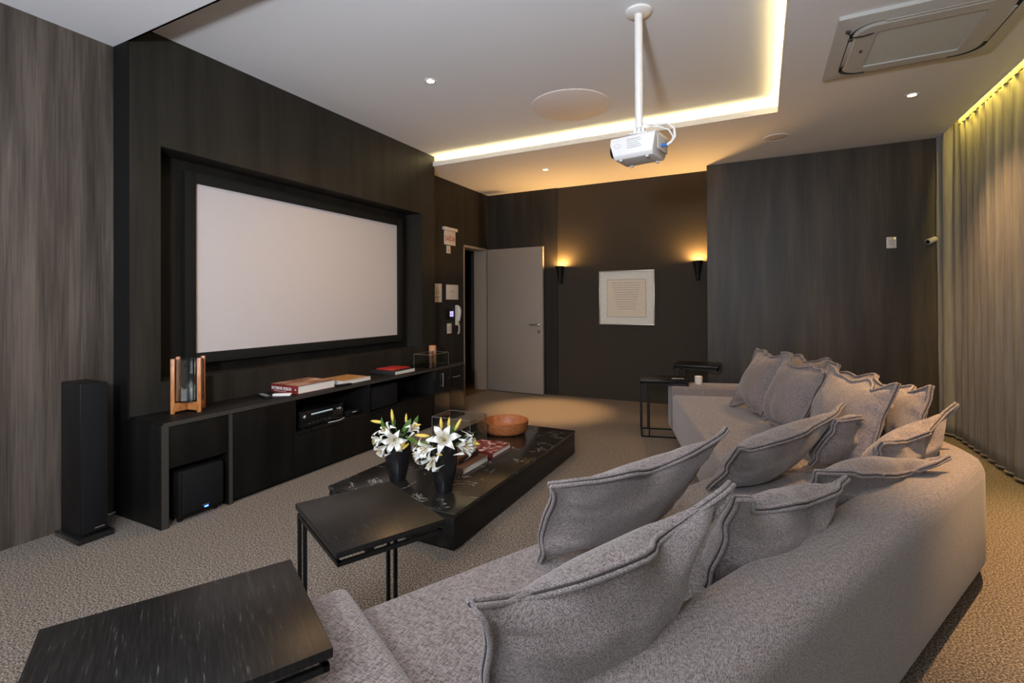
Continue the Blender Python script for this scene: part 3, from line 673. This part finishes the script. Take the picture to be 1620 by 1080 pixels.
# lilies
def petal_mesh(L=.085, W=.030, recurve=1.0):
    bm = bmesh.new(); n = 9; g = []
    for i in range(n+1):
        s = i/n; a = .25+recurve*1.35*s**1.5
        r = .006+L*(.80*s if s < .3 else .24+.70*(s-.3)+.12*(s-.3)**2); z = L*(.75*math.sin(min(1.0, s*1.15)*PI*.62)-.42*recurve*max(0, s-.55)**1.2*2)
        wd_ = W*math.sin(PI*min(1, .10+.90*s)**.85)*.5 if s < 1 else .0008
        row = []
        for j in (-1, -.5, 0, .5, 1):
            row.append(bm.verts.new((r, j*wd_, z+abs(j)*wd_*.35-(.0015 if j == 0 else 0))))
        g.append(row)
    for i in range(n):
        for j in range(4): bm.faces.new((g[i][j], g[i+1][j], g[i+1][j+1], g[i][j+1]))
    me = bpy.data.meshes.new('petal'); bm.to_mesh(me); bm.free()
    me.polygons.foreach_set('use_smooth', [True]*len(me.polygons)); me.materials.append(M['petal']); return me
PET = [petal_mesh(), petal_mesh(.088, .026, 1.35), petal_mesh(.08, .032, .75)]
def mesh_of(b, mat, name):
    o = b.build(name, mat); me = o.data; bpy.data.objects.remove(o); return me
sb = B()
for k in range(6):
    a = k*PI/3+.5; sb.tube([(0, 0, 0), (.006*math.cos(a), .006*math.sin(a), .04), (.018*math.cos(a), .018*math.sin(a), .066)], .0012, 5)
    sb.box(.018*math.cos(a)-.005, .018*math.cos(a)+.005, .018*math.sin(a)-.002, .018*math.sin(a)+.002, .065, .069)
sb.tube([(0, 0, -.012), (0, 0, 0), (0, 0, .075)], [.006, .004, .0018], 6)
STAM = mesh_of(sb, 'stamen', 'stamens')
BUD = mesh_of(B().lathe([(.001, 0), (.005, .004), (.0095, .022), (.0105, .042), (.007, .068), (.001, .082)], 12, cap=False), 'bud', 'bud')
def leaf_mesh():
    bm = bmesh.new(); g = []; n = 8
    for i in range(n+1):
        s = i/n; wv = .015*math.sin(PI*min(.999, .08+.92*s))+.0006
        g.append([bm.verts.new((j*wv, -.03*s*s+abs(j)*.003, .11*s)) for j in (-1, 0, 1)])
    for i in range(n):
        for j in range(2): bm.faces.new((g[i][j], g[i+1][j], g[i+1][j+1], g[i][j+1]))
    me = bpy.data.meshes.new('leaf'); bm.to_mesh(me); bm.free(); me.polygons.foreach_set('use_smooth', [True]*len(me.polygons)); me.materials.append(M['leaf']); return me
LEAF = leaf_mesh()
Rr = Vector((.892, .4512, 0)); Fc = Vector((.4512, -.892, 0)); Uz = Vector((0, 0, 1))
def loc3(c, a): return Vector((c[0], c[1], TT))+Rr*a[0]+Fc*a[1]+Uz*a[2]
def orient(d, spin=0): return Vector(d).to_track_quat('Z', 'Y').to_matrix().to_4x4() @ Matrix.Rotation(spin, 4, 'Z')
def lily(labels, vc, stems):
    # stems: list of (kind, pos (right, toward camera, up), dir (right,cam,up), scale)
    for si, items in enumerate(stems):
        foot = Vector((vc[0]+.015*(si-1), vc[1]+.008*((si*2) % 3-1), TT+.05))
        t = thing('lily_stem', labels[si], 'flower', foot, group='cut white lily stems in the black vases')
        neck = Vector((vc[0]+.03*(si-1), vc[1]+.012*(si % 2), TT+.26))-foot
        st = B(); st.tube([(0, 0, 0), neck*.6, neck], .0035, 6)
        ends = []
        for kind, p, d, sc in items:
            P = loc3(vc, p)-foot; D = (Rr*d[0]+Fc*d[1]+Uz*d[2]).normalized()
            base = P-D*(.0 if kind != 'bloom' else .005)
            if kind != 'leaf': st.tube([neck, (neck+base)/2+Vector((0, 0, .008)), base], .0025, 6)
            ends.append((kind, P, D, sc))
        st.build('stalk', 'leaf', t)
        for kind, P, D, sc in ends:
            m = Matrix.Translation(P) @ orient(D, random.random()*6) @ Matrix.Scale(sc, 4)
            if kind == 'bloom':
                o = bpy.data.objects.new('bloom', STAM); COL.objects.link(o); o.parent = t; o.matrix_local = m
                for k in range(6):
                    q = bpy.data.objects.new('petal', PET[(k+si) % 2 if k % 2 else 2 if si == 1 else 0]); COL.objects.link(q); q.parent = o
                    q.matrix_local = Matrix.Rotation(k*PI/3+random.uniform(-.1, .1), 4, 'Z') @ Matrix.Rotation(random.uniform(-.15, .2), 4, 'Y')
            elif kind == 'bud':
                o = bpy.data.objects.new('bud', BUD); COL.objects.link(o); o.parent = t; o.matrix_local = m
            else:
                o = bpy.data.objects.new('leaf', LEAF); COL.objects.link(o); o.parent = t; o.matrix_local = m
bl, bu, lf = 'bloom', 'bud', 'leaf'
# px offsets from vase centre at rim: 1 px = .0038 m
def q(px, py): return (px*.0038, None, .26-py*.0038)
def I(kind, px, py, cam_, d, sc=1.0): return (kind, (px*.0037, cam_, .262-py*.0037), d, sc)
lily(['lily stem in the left vase with two sideways blooms at its left side', 'lily stem in the left vase with the large bloom facing forward', 'lily stem on the right side of the left vase with low paired buds'], VA, [
    [I(bl, -22, 2, .03, (-.9, .5, .0), .95), I(bl, -12, -8, .01, (-.5, .5, .5), .9), I(bu, -24, -25, .0, (-1, .0, .15), 1.0), I(lf, -20, -12, .02, (-.4, .1, 1), .8), I(lf, -8, -15, -.02, (-.1, -.3, 1), .8)],
    [I(bl, 0, -2, .07, (.05, .95, .1), 1.15), I(bu, -8, -26, .0, (-.1, 0, 1), 1.0), I(bu, 14, -24, .0, (.05, 0, 1), .75), I(bu, 18, 2, .07, (-.55, .6, -.5), 1.05), I(lf, 12, -12, .04, (.4, .3, .8), .9)],
    [I(bl, 20, -12, .02, (.7, .3, .5), .85), I(bl, -17, 10, .06, (-.5, .8, -.5), .85), I(bu, 22, -20, .0, (1, .2, .12), .85), I(bu, 23, 5, .07, (-.7, .5, -.5), .9), I(lf, 16, -6, .06, (.9, .5, -.2), 1.1), I(lf, 22, -12, -.02, (.5, -.2, .9), .9)]])
lily(['lily stem on the left side of the right vase with hanging white blooms', 'lily stem in the right vase with one wide open bloom under three upright buds', 'lily stem on the right side of the right vase beside the books'], VB, [
    [I(bl, -18, -2, .05, (-.5, .8, .0), 1.05), I(bl, -30, 8, .02, (-.95, .4, -.3), .95), I(bu, -22, -17, .02, (-1, .1, .1), 1.05), I(lf, -22, -6, .0, (-1, .2, -.1), .9)],
    [I(bl, 4, -14, .08, (.05, .85, .40), 1.30), I(bu, -3, -26, .02, (-.05, 0, 1), .95), I(bu, 7, -27, .0, (.1, 0, 1), .85), I(bu, 17, -24, .0, (.5, 0, .9), 1.0), I(lf, 10, -10, -.02, (.3, -.2, 1), .8)],
    [I(bl, 24, -2, .03, (.9, .4, .1), 1.15), I(bl, -12, 12, .07, (-.3, .85, -.5), 1.0), I(bl, 34, -4, .0, (1, .1, .25), .9), I(bu, 36, -6, .0, (1, .1, -.15), 1.0), I(bu, -8, 4, .10, (.6, .7, .1), .8), I(lf, 30, -12, .0, (.8, 0, .6), .9)]])

# ---------------------------------------------------------------- side tables
def ctable(label, corner, ang, lx, ly, h, rods_left=True, group=None):
    # local: x from the open frame side towards the sofa, y along the frame
    t = thing('side_table', label, 'side table', (corner[0], corner[1], 0), rz=ang, group=group)
    B().box(0, lx, 0, ly, h-.020, h, .002).build('tabletop', 'black_wood', t)
    r = .0065; b = B()
    def bar(b, p, q): 
        b.box(min(p[0], q[0])-r, max(p[0], q[0])+r, min(p[1], q[1])-r, max(p[1], q[1])+r, min(p[2], q[2])-r, max(p[2], q[2])+r)
    zt = h-.020-.022
    y0, y1 = .012, ly-.012; x0, x1 = .012, lx-.012
    for a in (((x0, y0, zt), (x1, y0, zt)), ((x0, y1, zt), (x1, y1, zt)), ((x0, y0, zt), (x0, y1, zt)), ((x1, y0, zt), (x1, y1, zt))): bar(b, *a)
    for y in (ly*.3, ly*.7): b.box(x0, x1, y-.012, y+.012, zt, h-.0195)
    b.build('top_frame', 'metal', t)
    for (x, y) in ((x0, y0), (x0+.07, y0), (x0, y1), (x0+.07, y1)):
        l = B(); bar(l, (x, y, r), (x, y, zt)); l.build('leg', 'metal', t)
    b = B()
    for a in (((x0, y0, r), (x1, y0, r)), ((x0, y1, r), (x1, y1, r)), ((x0, y0, r), (x0, y1, r))): bar(b, *a)
    b.build('base_frame', 'metal', t); return t
angA = math.atan2(-.19, .40)
ctable('black side table on thin metal legs before the coffee table', (-1.565, 1.285), angA, .465, .375, .55)
ctable('large black grained side table in the near left foreground', (-1.395, .49), math.atan2(-.20, .37), .425, .505, .60)
ctable('black side table of thin rods at the far end of the sofa', (-1.045, 4.80), math.radians(14), .45, .34, .55)
ctable('black side table with thin legs behind the far sofa arm', (-.865, 5.60), 0, .46, .40, .615)

# ---------------------------------------------------------------- sofa
A0 = Vector((-1.054, 1.043)); DA = Vector((.447, .894)).normalized(); NA = Vector((DA.y, -DA.x))
I0 = Vector((-.166, 2.81)); DB = Vector((-.278, .96)).normalized(); NB = Vector((DB.y, -DB.x)); NB = NB if NB.x > 0 else -NB
def PA(s, o): return tuple(A0+DA*s+NA*o)
def PB(s, o): return tuple(I0+DB*s+NB*o)
def isect(p, d, q_, e):
    cr = d.x*e.y-d.y*e.x; k = ((q_.x-p.x)*e.y-(q_.y-p.y)*e.x)/cr; return p+d*k
def corner(oa, ob): return tuple(isect(A0+NA*oa, DA, I0+NB*ob, DB))
Ob, Oi, Fb, Fi = .89, .64, 1.19, .94
SA0, SB1, AR = 0.0, 2.13, .26
sofa = thing('corner_sofa', 'large taupe tweed corner sofa with a low wide backrest', 'sofa', (0.1, 2.5, 0))
Ic, Cc, Oc = corner(0, 0), corner(Oi, Fi), corner(Ob, Fb)
B().prism([PA(SA0, 0), PA(SA0, Oi), Cc, Ic], .07, .42, .022, 3).build('seat', 'sofa', sofa, True)
B().prism([Ic, Cc, PB(SB1, Fi), PB(SB1, 0)], .07, .42, .022, 3).build('seat', 'sofa', sofa, True)
# backrests with a chamfered outer corner
ocA = tuple(Vector(Oc)-DA*.16); ocB = tuple(Vector(Oc)+DB*.20)
def backrest(poly, nb):
    b = B(); b.prism(poly, .07, .55, .055, 6); return b.build(nb, 'sofa', sofa, True)
backrest([PA(SA0-AR, Oi), PA(SA0-AR, Ob), ocA, tuple((Vector(ocA)+Vector(ocB))/2+Vector((.03, 0))), ocB, PB(SB1+AR, Fb), PB(SB1+AR, Fi), Cc], 'backrest')
B().prism([PA(SA0-AR, -.01), PA(SA0-AR, Oi), PA(SA0, Oi), PA(SA0, -.01)], .07, .505, .035, 5).build('arm', 'sofa', sofa, True)
B().prism([PB(SB1, -.01), PB(SB1, Fi), PB(SB1+AR, Fi), PB(SB1+AR, -.01)], .07, .505, .035, 5).build('arm', 'sofa', sofa, True)
for fx, fy in (PA(-.2, .12), PA(-.2, .77), PA(.9, .12), PA(.9, .77), PA(1.75, .14), PA(2.2, .77), PB(.35, .16), PB(1.2, .16), PB(2.28, .16), PB(.9, 1.06), PB(2.28, 1.06)):
    B().lathe([(.022, 0), (.030, .072)], 16, Matrix.Translation((fx, fy, 0))).build('foot', 'plinth', sofa, True)
b = B(); b.tube([(*PA(SA0+.004, .03), .421), (*PA(SA0+.004, Oi-.02), .421)], .003, 6); b.build('seam', 'seam', sofa, True)

# small things on the far arm and table
t = thing('remote_control', 'dark remote control at the end of the far side table', 'remote', (-.70, 4.93, .55), rz=math.radians(14))
B().box(-.085, .085, -.022, .022, 0, .016, .005).build('case', 'metal', t); B().box(-.07, .04, -.012, .012, .016, .0175).build('button_panel', 'paper', t)
p_ = PB(SB1+.13, .26)
t = tag(B().lathe([(.001, 0), (.030, 0), (.034, .004), (.036, .075), (.033, .078), (.028, .070), (.001, .066)], 28, Matrix.Translation((p_[0], p_[1], .505)), cap=False).build('small_cup', 'paper'), 'small pale cup standing on the far sofa arm', 'cup')

# ---------------------------------------------------------------- pillows
def pillow(label, BL, BR, TL, TR, back, arch=.0, T=.10, droop=.035, seed=0, lift=None, bow=.07, NU=34, NV=30, sag=.08):
    BL, BR, TL, TR = [Vector(v) for v in (BL, BR, TL, TR)]
    back = Vector(back).normalized(); up = Vector(lift) if lift else Vector((0, 0, 1))
    ctr = (BL+BR)/2; 
    t = thing('throw_pillow', label, 'pillow', ctr, group='grey tweed floor pillows on the sofa')
    def Mf(u, v, rip=True):
        a = (u+1)/2; a = .5+(a-.5)*(1-bow*math.sin(PI*v))
        vv = v+(-bow*math.sin(PI*a)*(2*v-1)*.9 if v > .5 else bow*.5*math.sin(PI*a)*(1-2*v))
        P = BL*(1-a)*(1-vv)+BR*a*(1-vv)+TL*(1-a)*vv+TR*a*vv
        g = math.sin(PI*min(1, v)**1.3)
        P = P+up*arch*g*(.55+.45*math.cos(u*PI/2))-back*arch*.55*g
        e = max(0, (v-.6)/.4); k = 1-u*u
        P = P+back*(droop*e*e*k)-up*(droop*.75*e*e*k)
        if not rip: return P
        # soft ripples in the flange
        rp = .010*noise.noise((u*2.6+seed, v*2.6, seed*1.7))*(1+2*max(abs(u), abs(2*v-1))**4)
        ed = max(abs(u), abs(2*v-1))**8
        rp += ed*(.011*noise.noise((u*4+seed*3, v*4, seed))+.010*math.sin(u*5+seed*2))
        return P+back*rp*1.6+up*rp
    def nrm(u, v):
        e = .02; d1 = Mf(min(1, u+e), v, 0)-Mf(max(-1, u-e), v, 0); d2 = Mf(u, min(1, v+e), 0)-Mf(u, max(0, v-e), 0)
        n = d1.cross(d2).normalized(); return n if n.dot(back) > 0 else -n
    def th(u, v):
        w_ = 2*v-1; u1 = min(1, abs(u)/.90); w1 = min(1, abs(w_)/.90)
        f = (max(0, 1-u1**2.4)*max(0, 1-w1**2.4))**.54
        f *= 1+.5*(.55-v)
        # puckers radiating from the seam
        pk = 0
        edge = max(abs(u), abs(w_))
        s = (u if abs(w_) > abs(u) else w_)
        pk = .0045*math.sin(s*17+seed*2+2*noise.noise((s*3, seed, 0)))*max(0, 1-abs(edge-.80)/.22)
        pk += .005*noise.noise((u*3+seed, v*4, seed+5.))*(1 if f > .2 else 0)
        return .0055+max(0, T*f+pk*(f > .01))
    def warp(x, n): # denser sampling near edges
        return math.sin((2*x/n-1)*PI/2)
    us = [warp(i, NU) for i in range(NU+1)]; vs_ = [(warp(j, NV)+1)/2 for j in range(NV+1)]
    bm = bmesh.new(); G = {}
    for side in (1, -1):
        for i, u in enumerate(us):
            for j, v in enumerate(vs_):
                n = nrm(u, v); h = th(u, v)*(1 if side > 0 else .85)
                G[side, i, j] = bm.verts.new(Mf(u, v)+n*h*side-ctr)
    for side in (1, -1):
        for i in range(NU):
            for j in range(NV):
                f = (G[side, i, j], G[side, i+1, j], G[side, i+1, j+1], G[side, i, j+1]); bm.faces.new(f if side > 0 else f[::-1])
    ring = [(i, 0) for i in range(NU)]+[(NU, j) for j in range(NV)]+[(i, NV) for i in range(NU, 0, -1)]+[(0, j) for j in range(NV, 0, -1)]
    for k in range(len(ring)):
        a, c = ring[k], ring[(k+1) % len(ring)]
        bm.faces.new((G[1, *a], G[1, *c], G[-1, *c], G[-1, *a]))
    bmesh.ops.recalc_face_normals(bm, faces=bm.faces)
    b = B(); b.bm.free(); b.bm = bm; b.build('cushion', 'pillow', t, ang=80)
    path = [Mf(us[i], vs_[j])-ctr for i, j in ring]
    b = B()
    for s_ in (1, -1):
        b.tube([Mf(us[i], vs_[j])-ctr+nrm(us[i], vs_[j])*.0065*s_ for i, j in ring[::1]], .0062, 6, closed=True)
    b.build('piping', 'pillow', t, ang=80)
    b = B(); b.tube([p+(p+ctr-(BL+BR+TL+TR)/4).normalized()*.0035 for p in path], .0030, 6, closed=True); b.build('seam', 'seam', t, ang=80)
    return t
def QA(s, o, z): p = PA(s, o); return (p[0], p[1], z)
def QB(s, o, z): p = PB(s, o); return (p[0], p[1], z)
nA = (NA.x, NA.y, 0); nB = (NB.x, NB.y, 0)
PIL = [
 ('nearest large grey pillow slumped over the low backrest', QA(.05, .58, .43), QA(.64, .57, .45), QA(.0, .66, .765), QA(.81, .67, .795), nA, dict(seed=1, T=.10)),
 ('grey pillow standing upright in front of the nearest pillow', QA(.60, .14, .44), QA(1.20, .16, .44), QA(.53, .27, .745), QA(1.42, .33, .79), nA, dict(seed=2, T=.085)),
 ('grey pillow slumped over the backrest, second from the near end', QA(.86, .56, .45), QA(1.36, .56, .45), QA(.85, .64, .73), QA(1.60, .70, .66), nA, dict(seed=3, T=.10)),
 ('grey pillow with a long wavy seam in the middle front row', QA(1.62, .12, .44), QA(2.15, .16, .44), QA(1.56, .26, .655), QA(2.42, .40, .775), nA, dict(seed=4, T=.09)),
 ('flat grey pillow whose corner hangs over the backrest', QA(1.60, .52, .46), QA(2.10, .56, .46), QA(1.60, .60, .655), QA(2.36, .80, .605), nA, dict(seed=5, T=.085, arch=.01)),
 ('grey pillow half hidden behind the wavy seam pillow', QA(2.20, .28, .46), QA(2.70, .34, .46), QA(2.23, .43, .725), QA(2.79, .48, .775), nA, dict(seed=6, T=.08)),
 ('pillow lit orange by the downlight at the sofa corner', QA(2.20, .50, .46), QA(2.72, .60, .46), QA(2.25, .60, .645), QA(2.80, .74, .775), nA, dict(seed=7, T=.085)),
 ('leftmost upright pillow on the far half of the sofa', QB(1.66, .44, .45), QB(1.18, .50, .45), QB(1.70, .66, .92), QB(1.14, .66, .90), nB, dict(seed=8, T=.10, droop=.0)),
 ('broad upright pillow, second from the far sofa arm', QB(1.08, .50, .45), QB(.62, .56, .45), QB(1.02, .60, .935), QB(.50, .68, .875), nB, dict(seed=9, T=.11, droop=.0)),
 ('upright pillow leaning beside the broad far pillow', QB(.45, .52, .45), QB(-.08, .62, .45), QB(.50, .68, .90), QB(.0, .80, .89), nB, dict(seed=10, T=.09, droop=.02)),
 ('back row pillow peeking out behind the leftmost far pillow', QB(1.75, .78, .48), QB(1.2, .78, .48), QB(1.80, .96, .86), QB(1.2, .96, .87), nB, dict(seed=11, T=.07, droop=.0)),
 ('back row pillow peeking out behind the broad far pillow', QB(1.1, .76, .48), QB(.5, .76, .48), QB(1.15, .94, .86), QB(.50, .96, .84), nB, dict(seed=12, T=.07, droop=.0)),
 ('back row pillow at the curtain side of the sofa corner', QB(.40, .82, .48), QB(-.05, .88, .48), QB(.52, .94, .85), QB(.08, .99, .87), nB, dict(seed=13, T=.07, droop=.02)),
]
for lab, a, b_, c, d, n, kw in PIL: pillow(lab, a, b_, c, d, n, **kw)
